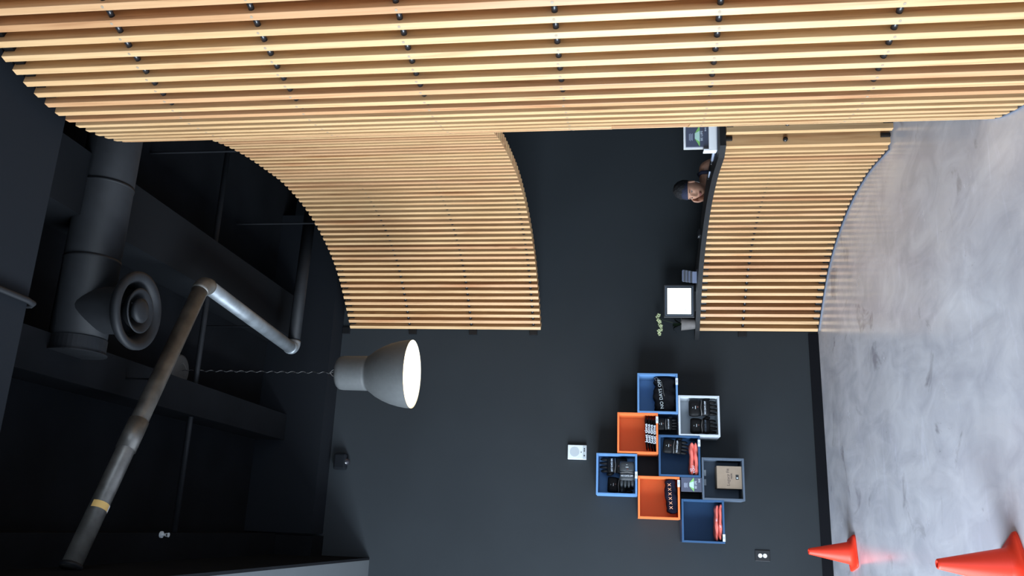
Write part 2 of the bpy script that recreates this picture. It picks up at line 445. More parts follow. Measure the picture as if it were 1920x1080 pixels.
# brackets on the back wall, thin top bar, ceiling hangers
for z in (4.43, 3.76, 3.168, 2.587):
    build('wall_bracket', boxm(-.035, .03, .018, .038, z - .037, z + .037, .002), 'black', screen)
def ribbon(bm, pts, o0, o1, z0, z1, org):
    rings = []
    for p, t in pts:
        nn = Vector((-t.y, t.x)); a = p + nn * o0 - org; b = p + nn * o1 - org; b.y = min(b.y, 7.63 - org.y); a.y = min(a.y, 7.63 - org.y)
        rings.append([bm.verts.new((a.x, a.y, z0)), bm.verts.new((b.x, b.y, z0)), bm.verts.new((b.x, b.y, z1)), bm.verts.new((a.x, a.y, z1))])
    for i in range(len(rings) - 1):
        for k in range(4): bm.faces.new((rings[i][k], rings[i][(k + 1) % 4], rings[i + 1][(k + 1) % 4], rings[i + 1][k]))
    bm.faces.new(rings[0][::-1]); bm.faces.new(rings[-1])
bm = bmesh.new(); ribbon(bm, SL, .030, .075, ZTOP + .001, ZTOP + .007, O0); build('top_track', bm, 'black', screen)
bm = bmesh.new(); ribbon(bm, SL[i_full:], .0, .09, .0005, .011, O0); build('bottom_track', bm, 'steel', screen)
for x, y in ((2.49, 5.06), (2.47, 6.45)):
    bm = bmesh.new(); tube(bm, (x - O0.x, y - O0.y, ZTOP + .006), (x - O0.x, y - O0.y, ZC), .008, 10); 
    build('hanger_rod', bm, 'duct', screen)

# ------------------------------------------------------------------ reception desk
desk = empty('reception_desk', (1.8, 7.6, 0), 0, 'curved reception desk faced with vertical wooden slats under a thin black counter', 'desk')
HD = 1.055
DS = [(p, t) for p, t in DSL if p.y > 5.22]
d_me = slat_mesh(.014, HD)
for i, (p, t) in enumerate(DS):
    place(d_me, 'slat', desk, O0, p, t)
    if i + 1 < len(DS):
        p2, t2 = DS[i + 1]; pm = (p + p2) / 2; tm = (t + t2).normalized()
        place(sp_me, 'spacer', desk, O0, pm, tm, .668)
        if i > 0: place(clip_me, 'top_clip', desk, O0, pm, tm, HD - .03); place(clip_me, 'bottom_clip', desk, O0, pm, tm, .036)
# broad boards closing the near end, gate slats behind them
ye = DS[-1][0].y
endm = lambda x0, x1, y0, y1: boxm(x0 - O0.x, x1 - O0.x, y0 - O0.y, y1 - O0.y, .014, HD, .002)
xe = DS[-1][0].x
for k, (x0, x1, y0) in enumerate(((2.492, 2.585, 5.175), (2.555, 2.650, 5.095), (2.625, 2.72, 5.095), (2.655, 2.75, 5.17))):
    build('end_board', endm(x0, x1, y0, y0 + .038), 'wood', desk)
for (x, y, z) in ((2.531, 5.168, .671), (2.604, 5.088, .668)):
    bm = bmesh.new(); tube(bm, (x - O0.x, y - .006 - O0.y, z), (x - O0.x, y + .01 - O0.y, z), .0155, 18); build('bolt_cap', bm, 'spacer', desk, True)
for x, y in ((2.545, 5.165), (2.606, 5.085)):
    for z0, z1 in ((.015, .075), (HD - .045, HD)):
        build('end_clip', boxm(x - .014 - O0.x, x + .014 - O0.x, y - .004 - O0.y, y + .012 - O0.y, z0, z1, .002), 'black', desk)
build('hinge_strip', boxm(2.651 - O0.x, 2.656 - O0.x, 5.087 - O0.y, 5.096 - O0.y, .80, .95), 'white2', desk)
# counter slab, following the curve
CS = [(Vector((1.72, 7.632)), DS[0][1])] + list(DS)
CS = [(p, t) for p, t in CS if p.y > 5.22] + [(Vector((2.492, 5.15)), DS[-1][1])]
bm = bmesh.new(); rings = []
def crow(p, t, o0, o1):
    nn = Vector((-t.y, t.x)); a = p + nn * o0 - O0; b = p + nn * o1 - O0; return a, b
pts = []
for k, (p, t) in enumerate(CS):
    if k == 0: a = Vector((1.735, 7.635)) - O0; b = Vector((2.22, 7.635)) - O0
    elif k == len(CS) - 1: a = Vector((2.478, 5.13)) - O0; b = Vector((2.80, 5.13)) - O0
    else:
        dd = .15 + .15 * max(min(1, max(0, (p.y - 7.0) / .25)), min(1, max(0, (5.75 - p.y) / .3)))
        a, b = crow(p, t, -.030, dd); b.y = min(b.y, .035)
    pts.append((a, b))
for a, b in pts: rings.append([bm.verts.new((a.x, a.y, HD)), bm.verts.new((b.x, b.y, HD)), bm.verts.new((b.x, b.y, HD + .04)), bm.verts.new((a.x, a.y, HD + .04))])
for i in range(len(rings) - 1):
    for k in range(4): bm.faces.new((rings[i][k], rings[i][(k + 1) % 4], rings[i + 1][(k + 1) % 4], rings[i + 1][k]))
bm.faces.new(rings[0][::-1]); bm.faces.new(rings[-1])
build('countertop', bm, 'laminate', desk)
ZK = HD + .04
bm = bmesh.new(); ribbon(bm, DS, .092, .10, .012, HD, O0); build('back_panel', bm, 'blackp', desk)
bm = bmesh.new(); ribbon(bm, DS, .105, .45, .72, .75, O0); build('work_surface', bm, 'laminate', desk)
bm = bmesh.new(); ribbon(bm, DS, -.004, .10, .0005, .009, O0); build('floor_strip', bm, 'steel', desk)
build('wall_bracket', boxm(-.035, .03, .018, .038, .63, .705, .002), 'black', desk)

# ------------------------------------------------------------------ ceiling services
def ductline():
    d = empty('round_air_duct', (.86, 4.2, 4.76), 0, 'dark painted round air duct with an end cap hanging below the ceiling', 'duct')
    R = .152
    bm = bmesh.new(); tube(bm, (0, 0, 0), (3.8, 0, 0), R, 40); build('duct_pipe', bm, 'duct', d, True)
    for x in (.52, .98, 1.5, 2.1):
        bm = bmesh.new(); tube(bm, (x, 0, 0), (x + .018, 0, 0), R + .003, 40); build('duct_seam', bm, 'duct', d, True)
    bm = bmesh.new(); tube(bm, (-.012, 0, 0), (.07, 0, 0), R + .004, 40); build('end_cap', bm, 'duct', d)
    bm = bmesh.new(); tube(bm, (-.018, 0, 0), (-.012, 0, 0), R + .014, 40); build('end_cap_rim', bm, 'duct', d)
    # boot and round diffuser
    bm = bmesh.new(); lathe(bm, [(.148, -.02), (.135, -.12), (.135, -.30)], 40, c=(.235, 0, 0)); build('diffuser_neck', bm, 'duct', d, True)
    bm = bmesh.new(); lathe(bm, [(.135, -.27), (.165, -.278), (.205, -.30), (.222, -.325), (.222, -.345), (.205, -.355), (.180, -.348), (.160, -.325), (.150, -.30), (.14, -.27)], 48, c=(.235, 0, 0)); build('diffuser_rim', bm, 'duct', d, True)
    bm = bmesh.new(); lathe(bm, [(.06, -.27), (.09, -.30), (.120, -.345), (.128, -.352), (.118, -.356), (.085, -.33), (.05, -.29)], 40, c=(.235, 0, 0)); build('diffuser_ring', bm, 'duct', d, True)
    bm = bmesh.new(); lathe(bm, [(0, -.30), (.04, -.31), (.068, -.345), (.070, -.36), (.05, -.372), (0, -.378)], 32, c=(.235, 0, 0)); build('diffuser_core', bm, 'duct', d, True)
    bm = bmesh.new(); lathe(bm, [(0, -.262), (.135, -.262)], 32, c=(.235, 0, 0)); build('diffuser_back', bm, 'ceil', d)
    for x in (.9, 2.2):
        bm = bmesh.new(); tube(bm, (x, 0, R), (x, 0, ZC - 4.76), .006, 8); build('strap_rod', bm, 'ceil', d)
ductline()
# galvanised pipe run
pr = empty('drain_pipe', (-.29, 4.27, 4.6), 0, 'grey galvanised pipe zigzagging under the dark ceiling with yellow label', 'pipe')
O = Vector((-.29, 4.27, 4.6)); R = .053
P0 = Vector((-.29, 4.26, 4.6)) - O; P1 = Vector((1.545, 5.165, 4.6)) - O; P2 = Vector((1.43, 6.80, 4.6)) - O; P3 = Vector((2.72, 6.84, 4.6)) - O
def cut(a, b, c, d=.075): return b + (a - b).normalized() * d, b + (c - b).normalized() * d
e1a, e1b = cut(P0, P1, P2); e2a, e2b = cut(P1, P2, P3)
mid = P0.lerp(P1, .40)
bm = bmesh.new(); tube(bm, P0, e1a, R, 28); build('pipe_length', bm, 'pipe', pr, True)
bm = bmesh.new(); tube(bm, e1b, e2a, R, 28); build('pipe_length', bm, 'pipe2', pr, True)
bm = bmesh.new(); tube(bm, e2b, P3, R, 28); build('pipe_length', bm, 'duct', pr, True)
def elbow(a, b, c, m):
    bm = bmesh.new(); pts = []
    for k in range(9):
        t = k / 8; pts.append(a * (1 - t) ** 2 + b * 2 * t * (1 - t) + c * t * t)
    sweep(bm, pts, R + .006, 28); build('elbow', bm, m, pr, True)
elbow(e1a, P1, e1b, 'pipe'); elbow(e2a, P2, e2b, 'pipe2')
dirp = (P1 - P0).normalized()
bm = bmesh.new(); tube(bm, mid - dirp * .10, mid + dirp * .10, R + .006, 28); build('coupling', bm, 'pipe', pr, True)
bm = bmesh.new(); s0 = P0 + dirp * .33; tube(bm, s0, s0 + dirp * .040, R + .001, 36)
bmesh.ops.delete(bm, geom=[f for f in bm.faces if f.calc_center_median().z > .005 or len(f.verts) > 4], context='FACES'); pla = build('pipe_label', bm, 'sticker', pr, True)
bm = bmesh.new(); tube(bm, s0, s0 + dirp * .040, R + .0016, 36)
bmesh.ops.delete(bm, geom=[f for f in bm.faces if f.calc_center_median().z > -.0 or (f.calc_center_median() - s0).cross(dirp).z > -.012 or len(f.verts) > 4], context='FACES'); build('label_white_half', bm, 'white', pla, True)
bm = bmesh.new(); tube(bm, P0 + dirp * .0, P0 + dirp * .02, R + .006, 28); bm and build('wall_flange', bm, 'duct', pr, True)
for q in (P0.lerp(P1, .6), P1.lerp(P2, .6)):
    bm = bmesh.new(); tube(bm, q + Vector((0, 0, R)), q + Vector((0, 0, ZC - 4.6)), .006, 8); build('hanger_rod', bm, 'ceil', pr)
# thin conduits
bm = bmesh.new(); tube(bm, (-.3, 5.80, 4.9), (3.6, 5.76, 4.9), .021, 12)
tag(build('conduit', bm, 'duct', smooth=True), 'thin dark conduit crossing below the ceiling above the pipe', 'conduit')
bm = bmesh.new(); sweep(bm, [(.93, 2.4, 4.420), (.925, 3.0, 4.420), (.92, 3.34, 4.420), (.915, 3.39, 4.425), (.912, 3.41, 4.45), (.912, 3.41, 4.62)], .014, 10)
tag(build('conduit', bm, 'duct', smooth=True), 'short thin conduit bending up over the soffit edge beside the duct cap', 'conduit')
# sprinkler on the left beam
sp = empty('fire_sprinkler', (-.13, 5.45, 4.80), 0, 'small grey sprinkler head on the black ceiling left of the pipe', 'sprinkler')
bm = bmesh.new(); tube(bm, (0, 0, 0), (0, 0, -.012), .022, 16); build('escutcheon', bm, 'white2', sp)
bm = bmesh.new(); tube(bm, (0, 0, -.012), (0, 0, -.035), .008, 10); build('nozzle', bm, 'white2', sp)
for q in (-1, 1):
    bm = bmesh.new(); tube(bm, (q * .008, 0, -.033), (q * .012, 0, -.056), .002, 6); build('frame_arm', bm, 'white2', sp)
bm = bmesh.new(); tube(bm, (0, 0, -.055), (0, 0, -.058), .015, 14); build('deflector', bm, 'white2', sp)
# small dark rounded box of unknown use, under the bulkhead on the back wall
wu = empty('wall_block', (.54, YB, 4.35), 0, 'small dark rounded unit on the wall just under the bulkhead', 'block')
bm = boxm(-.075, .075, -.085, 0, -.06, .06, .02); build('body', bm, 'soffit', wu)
bm = bmesh.new(); lathe(bm, [(0, -.035), (.025, -.028), (.035, 0)], 20, c=(0, -.045, -.055)); build('lens', bm, 'glass', wu, True)  # plain dark dome on the underside of the box

# ------------------------------------------------------------------ pendant lamp
lamp = empty('pendant_lamp', (1.06, 5.87, ZC), 0, 'large grey bell-shaped pendant lamp with glowing cream inside', 'lamp')
zr = 3.262 - ZC
outp = [(.250, 0), (.2475, .045), (.238, .10), (.222, .16), (.200, .215), (.172, .268), (.145, .305), (.131, .325), (.126, .335), (.128, .342), (.1275, .36),
        (.126, .52), (.122, .545), (.108, .562), (.085, .568), (0, .570)]
bm = bmesh.new(); lathe(bm, [(r, z + zr) for r, z in outp], 64); build('shade', bm, 'lampout', lamp, True)
inn = [(.250, 0), (.247, .001)] + [(r - .004, z) for r, z in outp[1:8]] + [(.122, .36), (.121, .50), (0, .51)]
bm = bmesh.new(); lathe(bm, [(r, z + zr) for r, z in inn], 64); build('shade_lining', bm, 'lampin', lamp, True)
bm = bmesh.new(); lathe(bm, [(0, .15), (.03, .153), (.055, .18), (.06, .21), (.05, .25), (.028, .29), (.025, .33), (0, .33)], 24, c=(0, 0, zr)); build('bulb', bm, 'bulb', lamp, True)
bm = bmesh.new(); tube(bm, (0, 0, zr + .32), (0, 0, zr + .42), .03, 20); build('socket', bm, 'white', lamp)
bm = bmesh.new(); lathe(bm, [(0, -.028), (.10, -.028), (.120, -.02), (.125, 0), (0, 0)], 48); build('ceiling_plate', bm, 'lampout', lamp, True)
bm = bmesh.new()
pts = [(.012 * math.sin(k * 1.9) * .3, .004 * math.cos(k * 2.3), -.028 + (zr + .60) * k / 40) for k in range(41)]
sweep(bm, pts, .0025, 6); build('cord', bm, 'black', lamp, True)
bm = bmesh.new(); ptsb = [(.006 * math.cos(k * .8), .006 * math.sin(k * .8), -.028 + (zr + .60) * k / 120) for k in range(121)]
sweep(bm, ptsb, .0011, 5); build('twisted_wire', bm, 'piping', lamp, True)
for s in (-1, 1):
    bm = bmesh.new(); sweep(bm, [(0, 0, zr + .63), (s * .02, 0, zr + .61), (s * .045, 0, zr + .568)], .002, 6); build('wire_yoke', bm, 'piping', lamp)
for dx, dy in ((-.03, .03), (.05, -.02)):
    bm = bmesh.new(); sweep(bm, [(dx, dy, -.028), (dx * 1.05, dy, -.045), (dx * .6, dy * .5, -.06), (0, 0, -.07)], .0025, 6); build('plate_wire', bm, 'piping', lamp)
pl = bpy.data.lights.new('lamp_bulb_light', 'POINT'); pl.energy = 5; pl.color = (1, .80, .52); pl.shadow_soft_size = .05
po = bpy.data.objects.new('lamp_bulb_light', pl); COL.objects.link(po); po.parent = lamp; po.location = (0, 0, zr + .11)

# ------------------------------------------------------------------ wall speaker, outlet
s = empty('wall_thermostat', (.686, YB, 2.155), 0, 'small white box with a round grille on the charcoal wall', 'speaker box')
build('housing', boxm(-.064, .064, -.035, 0, -.084, .084, .004), 'white2', s)
bm = bmesh.new(); tube(bm, (.002, -.0362, .022), (.002, -.034, .022), .043, 40); build('grille', bm, 'grille', s)
build('label_strip', boxm(-.060, .060, -.0365, -.034, -.078, -.052), 'grille', s)
build('logo', boxm(-.004, .004, -.0368, -.034, -.042, -.033), 'black', s)
for x in (-.03, .012, .03): build('switch_mark', boxm(x - .006, x + .006, -.0375, -.036, -.071, -.060), 'black', s)
s.name = 'wall_speaker'
oc = empty('wall_outlet', (-.135, YB, .570), 0, 'black wall plate with two white sockets low on the back wall', 'outlet')
build('plate', boxm(-.045, .045, -.007, 0, -.062, .062, .003), 'black', oc)
for z in (.019, -.020):
    bm = bmesh.new(); tube(bm, (0, -.0095, z), (0, -.006, z), .017, 28); r = build('receptacle', bm, 'white', oc)
    for x in (-.006, .006): build('slot', boxm(x - .0012, x + .0012, -.0102, -.009, z, z + .008), 'black', r)
    bm = bmesh.new(); tube(bm, (0, -.0102, z - .007), (0, -.009, z - .007), .0025, 10); build('ground_hole', bm, 'black', r)

# ------------------------------------------------------------------ wall cubes
CF = 7.34
def cube(cx, cz, m, label, tagx=None, side='bottom'):
    s = .349; h = s / 2; t = .0165
    e = empty('wall_cube_shelf', (cx, YB, cz), 0, label, 'shelf', 'open cube shelves on the back wall')
    y0, y1 = CF - YB, 0
    build('top_board', boxm(-h, h, y0, y1, h - t, h, .0012), m, e); build('bottom_board', boxm(-h, h, y0, y1, -h, -h + t, .0012), m, e)
    build('side_board', boxm(-h, -h + t, y0, y1, -h + t, h - t, .0012), m, e); build('side_board', boxm(h - t, h, y0, y1, -h + t, h - t, .0012), m, e)
    build('back_board', boxm(-h + t, h - t, -.014, -.006, -h + t, h - t), m, e)
    if tagx is not None:
        pt = build('price_tag', boxm(tagx - .029, tagx + .029, y0 - .003, y0, -h - .002, -h + t + .002), 'print_w', e)
        letter('$30', .012, (tagx, y0 - .0034, -h + t / 2), 'print_d', pt, depth=.0003)
    return e
cubes = {
 1: cube(1.190, 1.445, 'ltblue', 'light blue cube shelf holding the folded black hoodie, rightmost of the cluster', .105),
 2: cube(.841, 1.618, 'orange', 'orange cube shelf holding the stack of shirts lettered lost time', .115),
 3: cube(.486, 1.797, 'ltblue', 'light blue cube shelf full of black gloves, topmost of the cluster', -.003),
 4: cube(1.000, 1.094, 'whitec', 'pale grey cube shelf holding two black gloves side by side'),
 5: cube(.656, 1.266, 'navy', 'navy blue cube shelf in the middle holding one glove and a coral shirt', .110),
 6: cube(.304, 1.442, 'orange', 'orange cube shelf holding the dark shirt with a row of crosses', .120),
 7: cube(.473, .907, 'greyc', 'slate grey cube shelf holding the cardboard box, lowest of the cluster'),
 8: cube(.125, 1.081, 'navy', 'navy blue cube shelf holding only folded coral shirts, leftmost of the cluster', -.128),
}
# torn tape bits inside the slate cube
for (x, z) in ((.065, .135), (-.015, .135)):
    build('tape_piece', boxm(x - .026, x + .026, -.022, -.0145, z - .018, z + .018), 'whitec', cubes[7])

def fold(name, loc, w, d, h, m, label, cat, group=None, layers=1, sag=0.0, seed=0, slope=0.0):
    """a folded garment: soft rounded slab, front fold at -y; base at loc"""
    e = empty(name, loc, 0, label, cat, group); rnd = random.Random(seed)
    lh = h / layers
    for k in range(layers):
        bm = bmesh.new(); nx, ns = 22, 20; rings = []
        ph = rnd.random() * 6; dx = rnd.uniform(-.006, .006); dy = rnd.uniform(0, .012)
        for i in range(nx + 1):
            u = i / nx; x = (u - .5) * w; edge = min(1, min(u, 1 - u) / .07) ** .5
            hh = lh * (.35 + .65 * edge) * (1 + .10 * math.sin(x * 40 + ph) + .05 * math.sin(x * 95 + ph * 2))
            zc = k * lh + lh * .5 + slope * x + sag * math.sin(x * 17 + ph)
            ring = []
            for j in range(ns):
                a = 2 * PI * j / ns; ca, sa = math.cos(a), math.sin(a)
                yy = d / 2 * math.copysign(abs(ca) ** .35, ca); zz = hh / 2 * math.copysign(abs(sa) ** .7, sa)
                wob = .003 * math.sin(a * 3 + x * 60 + ph) + .003 * math.sin(x * 33 + j)
                ring.append(bm.verts.new((x + dx, d / 2 + yy + wob + dy - .0, max(zc + zz + wob * .5, .001))))
            rings.append(ring)
        for i in range(nx):
            for j in range(ns): bm.faces.new((rings[i][j], rings[i][(j + 1) % ns], rings[i + 1][(j + 1) % ns], rings[i + 1][j]))
        bm.faces.new(rings[0][::-1]); bm.faces.new(rings[-1])
        build('fold', bm, m, e, True)
    return e
T = .0165; HB = .349 / 2
# hoodie
e = fold('folded_hoodie', (1.185, CF + .02, 1.445 - HB + T), .300, .22, .185, 'blackcloth', 'black folded hoodie lettered NO DAYS OFF filling the light blue cube', 'hoodie', sag=.002, seed=3)
letter('NO DAYS OFF', .040, (0, -.010, .130), 'grille', e, roty=-.10, sx=1.02)
bm = bmesh.new(); sweep(bm, [(.13, -.010, .150), (.142, -.012, .165), (.135, -.012, .185), (.115, -.012, .170)], .0015, 6); sweep(bm, [(-.02, -.012, .098), (.01, -.013, .107), (.06, -.013, .112), (.11, -.013, .125)], .0012, 6)
build('drawstring', bm, 'piping', e)
# lost time shirts
for k in range(4):
    lab = ['black shirt lettered lost time, lowest of the stack in the orange cube', 'black shirt lettered lost time, second from the bottom of the stack',
           'black shirt lettered lost time, second from the top of the stack', 'black shirt lettered lost time, topmost of the stack in the orange cube'][k]
    e = fold('folded_shirt', (.836 + .004 * k, CF + .02, 1.618 - HB + T + .0235 * k), .27, .2, .0200, 'blackcloth', lab, 'shirt', 'lost time shirts', seed=10 + k, slope=.04)
    letter('lost time', .036, (-.005, -.008, .0125), 'print_w', e, roty=-.04, sx=1.25, bold=.0006)
# shirt with crosses
e = fold('folded_shirt', (.318, CF + .02, 1.442 - HB + T), .285, .2, .098, 'navycloth', 'dark navy folded shirt with a row of orange crosses in the orange cube', 'shirt', layers=1, sag=.003, seed=21, slope=.06)
letter('X X X X X X', .038, (.0, -.010, .062), 'print_o', e, roty=-.07, sx=1.0)
# coral shirts
e = fold('folded_shirt', (.640, CF + .015, 1.266 - HB + T), .27, .19, .070, 'coral', 'coral folded shirt with pale letters lying under a black glove', 'shirt', layers=2, sag=.001, seed=31)
letter('YOU', .030, (-.095, -.012, .040), 'print_w', e, roty=-.2); letter('SO', .022, (-.100, -.012, .062), 'print_w', e, roty=-.2)
for k in range(2):
    e = fold('folded_shirt', (.118, CF + .02, 1.081 - HB + T + k * .030), .285, .19, .0265, 'coral', ['coral folded shirt at the bottom of the leftmost navy cube', 'coral folded shirt on top of the other coral shirt in the leftmost cube'][k], 'shirt', 'coral shirts in the leftmost cube', seed=40 + k, sag=.002, slope=-.02)
    letter(['A7', 'SO'][k], .018, (-.03 + .05 * k, -.009, .016), 'print_w', e)

def glove(loc, rot, label, sc=1.0, body='glove', fingers=True, word='NO DAYS OFF', depth=.06, lean=0, wordm='print_w'):
    """training glove: cuff up, fingers down"""
    e = empty('training_glove', loc, 0, label, 'glove', 'black training gloves in the wall cubes')
    e.rotation_euler = (lean, rot, 0); e.scale = (sc,) * 3
    bm = bmesh.new()
    # cuff: wide rounded strap
    rings = []; prof = [(.118, .058, .026), (.112, .068, .033), (.09, .073, .036), (.045, .071, .036), (.018, .064, .033)]
    def rr(bm, prof, c=(0, 0)):
        rings = []
        for z, a, b in prof:
            ring = []
            for j in range(24):
                th = 2 * PI * j / 24; ca, sa = math.cos(th), math.sin(th)
                ring.append(bm.verts.new((c[0] + a * math.copysign(abs(ca) ** .55, ca), c[1] + b * math.copysign(abs(sa) ** .55, sa), z)))
            rings.append(ring)
        for i in range(len(rings) - 1):
            for j in range(24): bm.faces.new((rings[i][j], rings[i][(j + 1) % 24], rings[i + 1][(j + 1) % 24], rings[i + 1][j]))
        bm.faces.new(rings[0]); bm.faces.new(rings[-1][::-1])
    rr(bm, prof); build('cuff', bm, body, e, True)
    bm = bmesh.new(); rr(bm, [(.022, .062, .033), (.0, .066, .036), (-.03, .070, .038), (-.052, .068, .034), (-.060, .060, .026)]); build('hand_back', bm, body, e, True)
    bm = bmesh.new(); sweep(bm, [(-.066, -.022, .012), (-.05, -.036, .012), (0, -.039, .018), (.05, -.036, .012), (.066, -.022, .012)], .0028, 6); build('silver_piping', bm, 'piping', e, True)
    if fingers:
        for k, x in enumerate((-.050, -.017, .017, .050)):
            L = (.058, .066, .064, .052)[k]
            bm = bmesh.new(); sweep(bm, [(x * .95, -.004, -.045), (x, -.012, -.07), (x * 1.02, -.010, -.058 - L * .7), (x * 1.02, -.002, -.058 - L)], [.016, .0155, .014, .008], 12)
            build('finger', bm, body if body != 'glove' else 'glove', e, True)
        bm = bmesh.new(); sweep(bm, [(.060, 0, -.005), (.078, -.006, -.03), (.080, -.01, -.062)], [.017, .016, .010], 12); build('thumb', bm, body, e, True)
    if word: letter(word, .021, (0, -.0405, -.018), wordm, e, sx=.85, bold=.0002)
    # woven labels on the cuff
    build('logo_patch', boxm(-.012, .014, -.0385, -.035, .061, .067), 'grille', e)
    build('logo_patch', boxm(-.006, .004, -.0385, -.035, .085, .089), 'grille', e)
    bm = bmesh.new(); tube(bm, (.006, -.0385, .045), (.006, -.035, .045), .007, 14); build('round_patch', bm, 'red', e)
    return e
def gz(cz, sc=1): return cz
# pale cube: two gloves
glove((1.072, CF + .055, 1.094 - HB + T + .122), 0, 'black glove with bright white lettering, right one in the pale grey cube')
glove((.918, CF + .070, 1.094 - HB + T + .119), .02, 'black glove with dim lettering, left one in the pale grey cube', sc=.93, wordm='greyc')
# gap between cubes
glove((.925, CF + .05, 1.27 + .096), 0, 'black glove standing in the gap between the blue, orange and pale cubes', sc=.74)
# navy cube
glove((.735, CF + .055, 1.266 - HB + T + .072 + .118), .10, 'black glove standing on the coral shirt in the navy cube', sc=.88)
# top cube: three
glove((.568, CF + .14, 1.797 - HB + T + .185), PI, 'black glove with its fingers up at the right of the topmost cube', sc=.98)
glove((.49, CF + .045, 1.797 - HB + T + .070), PI / 2, 'grey and black glove lying on its side at the front of the topmost cube', sc=.90, body='glovegrey')
glove((.400, CF + .15, 1.797 - HB + T + .128), .05, 'black glove at the dark left side of the topmost cube', sc=.93, wordm='greyc')

# brochure pack in the gap
def brochure(name, loc, w, h, d, label, words, cat):
    e = empty(name, loc, 0, label, cat)
    build('card_body', boxm(-w / 2, w / 2, 0, d, 0, h, .001), 'darkpaper', e)
    bm = bmesh.new(); z0, z1 = h * .38, h * .60
    prism(bm, [(-w / 2, z0), (w / 2, z0), (w * .12, z1), (-w * .12, z1)], -.0014, 0); build('green_shape', bm, 'leafy', e)
    bm = bmesh.new(); prism(bm, [(-w * .27, z0), (w * .24, z0), (w * .12, z1), (-w * .12, z1)], -.0024, -.0014); build('pale_shape', bm, 'pale', e)
    letter(words, h * .135, (0, -.0012, h * .29), 'print_w', e, sx=1.05 * w / .13 * .105 / max(.001, h * .6) if 0 else w / .13, depth=.0004)
    letter('BAR', h * .10, (w * .30, -.0012, h * .12), 'print_w', e, depth=.0004)
    for k, ww in enumerate((.34, .28, .36, .30)):
        z = h * (.70 + .045 * k); build('print_line', boxm(-w * ww / 2 - w * .05, w * ww / 2 - w * .05, -.0012, 0, z, z + h * .022), 'frostedge', e)
    build('print_line', boxm(w * .1, w * .35, -.0012, 0, h * .22, h * .235), 'red', e)
    return e
brochure('brochure_pack', (.420, CF + .03, .907 + HB + .0005), .118, .172, .03, 'dark pack with a green trapezoid standing on the slate grey cube', 'BE LIFE', 'package')
# cardboard box
cb_ = empty('cardboard_box', (.492, CF + .05, .907 - HB + T), 0, 'brown cardboard box with dark print in the slate grey cube', 'box')
W, H_, D_ = .185, .205, .17
build('carton', boxm(-W / 2, W / 2, 0, D_, 0, H_, .0015), 'card', cb_)
letter('Legacy Fit', .036, (.0, -.0008, .112), 'print_d', cb_, roty=-.03, depth=.0003); letter('MIAMI', .021, (.008, -.0008, .083), 'print_d', cb_, depth=.0003, sx=.8)
lb = build('black_label', boxm(-.018, .022, -.0012, 0, .025, .050), 'black', cb_); build('label_mark', boxm(-.010, .0, -.0018, -.0012, .030, .044), 'white2', lb)
build('tape_edge', boxm(-W / 2 - .0006, -W / 2 + .004, -.0006, D_, 0, H_), 'card', cb_)

# ------------------------------------------------------------------ things on the counter
# display
md = empty('display_monitor', (2.05, 7.44, ZK), math.radians(-12), 'square black-framed display with a bright white screen on the far end of the counter', 'monitor')
build('bezel', boxm(-.150, .150, -.012, .012, .008, .285, .004), 'black', md)
build('inner_rim', boxm(-.134, .134, -.0145, -.011, .024, .268, .001), 'greyc', md)
build('dark_rim', boxm(-.129, .129, -.0160, -.0140, .029, .263), 'black', md)
sc_ = build('screen', boxm(-.118, .118, -.0170, -.0155, .040, .252), 'screen', md)
for (x, z, ww, hh) in ((-.10, .17, .035, .006), (-.07, .12, .012, .006), (-.08, .09, .02, .014), (-.115, .15, .002, .11), (.06, .13, .006, .004)):
    build('screen_print', boxm(x - ww / 2, x + ww / 2, -.0176, -.0168, z - hh / 2, z + hh / 2), 'screen2', sc_)
build('stand', boxm(-.05, .05, .012, .075, 0, .12, .004), 'black', md); build('foot', boxm(-.09, .09, -.03, .10, 0, .008, .002), 'black', md)
# orchid
pt = empty('potted_orchid', (1.865, 7.555, ZK), 0, 'small grey pot with a pale green orchid spray at the far end of the counter', 'plant')
bm = bmesh.new(); lathe(bm, [(0, 0), (.045, 0), (.060, .125), (.054, .125), (.05, .10), (0, .10)], 28); build('pot', bm, 'pot', pt)
rnd = random.Random(5)
def leafm(L, wd, curve):
    bm = bmesh.new(); n = 8; A = []; B = []
    for k in range(n + 1):
        t = k / n; x = L * t; z = curve * math.sin(t * 2.2); ww = wd * math.sin(PI * min(1, t * .95 + .05)) ** .7
        A.append(bm.verts.new((x, -ww, z + .003))); B.append(bm.verts.new((x, ww, z + .003)))
    for k in range(n): bm.faces.new((A[k], A[k + 1], B[k + 1], B[k]))
    bmesh.ops.solidify(bm, geom=bm.faces, thickness=.0015); return bm
for k, (a, L, c) in enumerate(((3.0, .10, .06), (2.4, .07, .08), (.3, .08, .07), (4.2, .07, .09))):
    o = build('leaf', leafm(L, .014, c), 'leaf', pt, True, loc=(0, 0, .11)); o.rotation_euler = (0, 0, a)
bm = bmesh.new(); stem = [(0, 0, .10), (.01, -.005, .20), (.035, -.01, .29), (.06, -.02, .325), (.03, -.03, .338), (-.03, -.035, .335), (-.09, -.04, .315)]
SP = [Vector(p) for p in stem]; cs = []
for i in range(len(SP) - 1):
    for k in range(5): cs.append(SP[i].lerp(SP[i + 1], k / 5))
sweep(bm, cs, .002, 6); build('stem', bm, 'stem', pt)
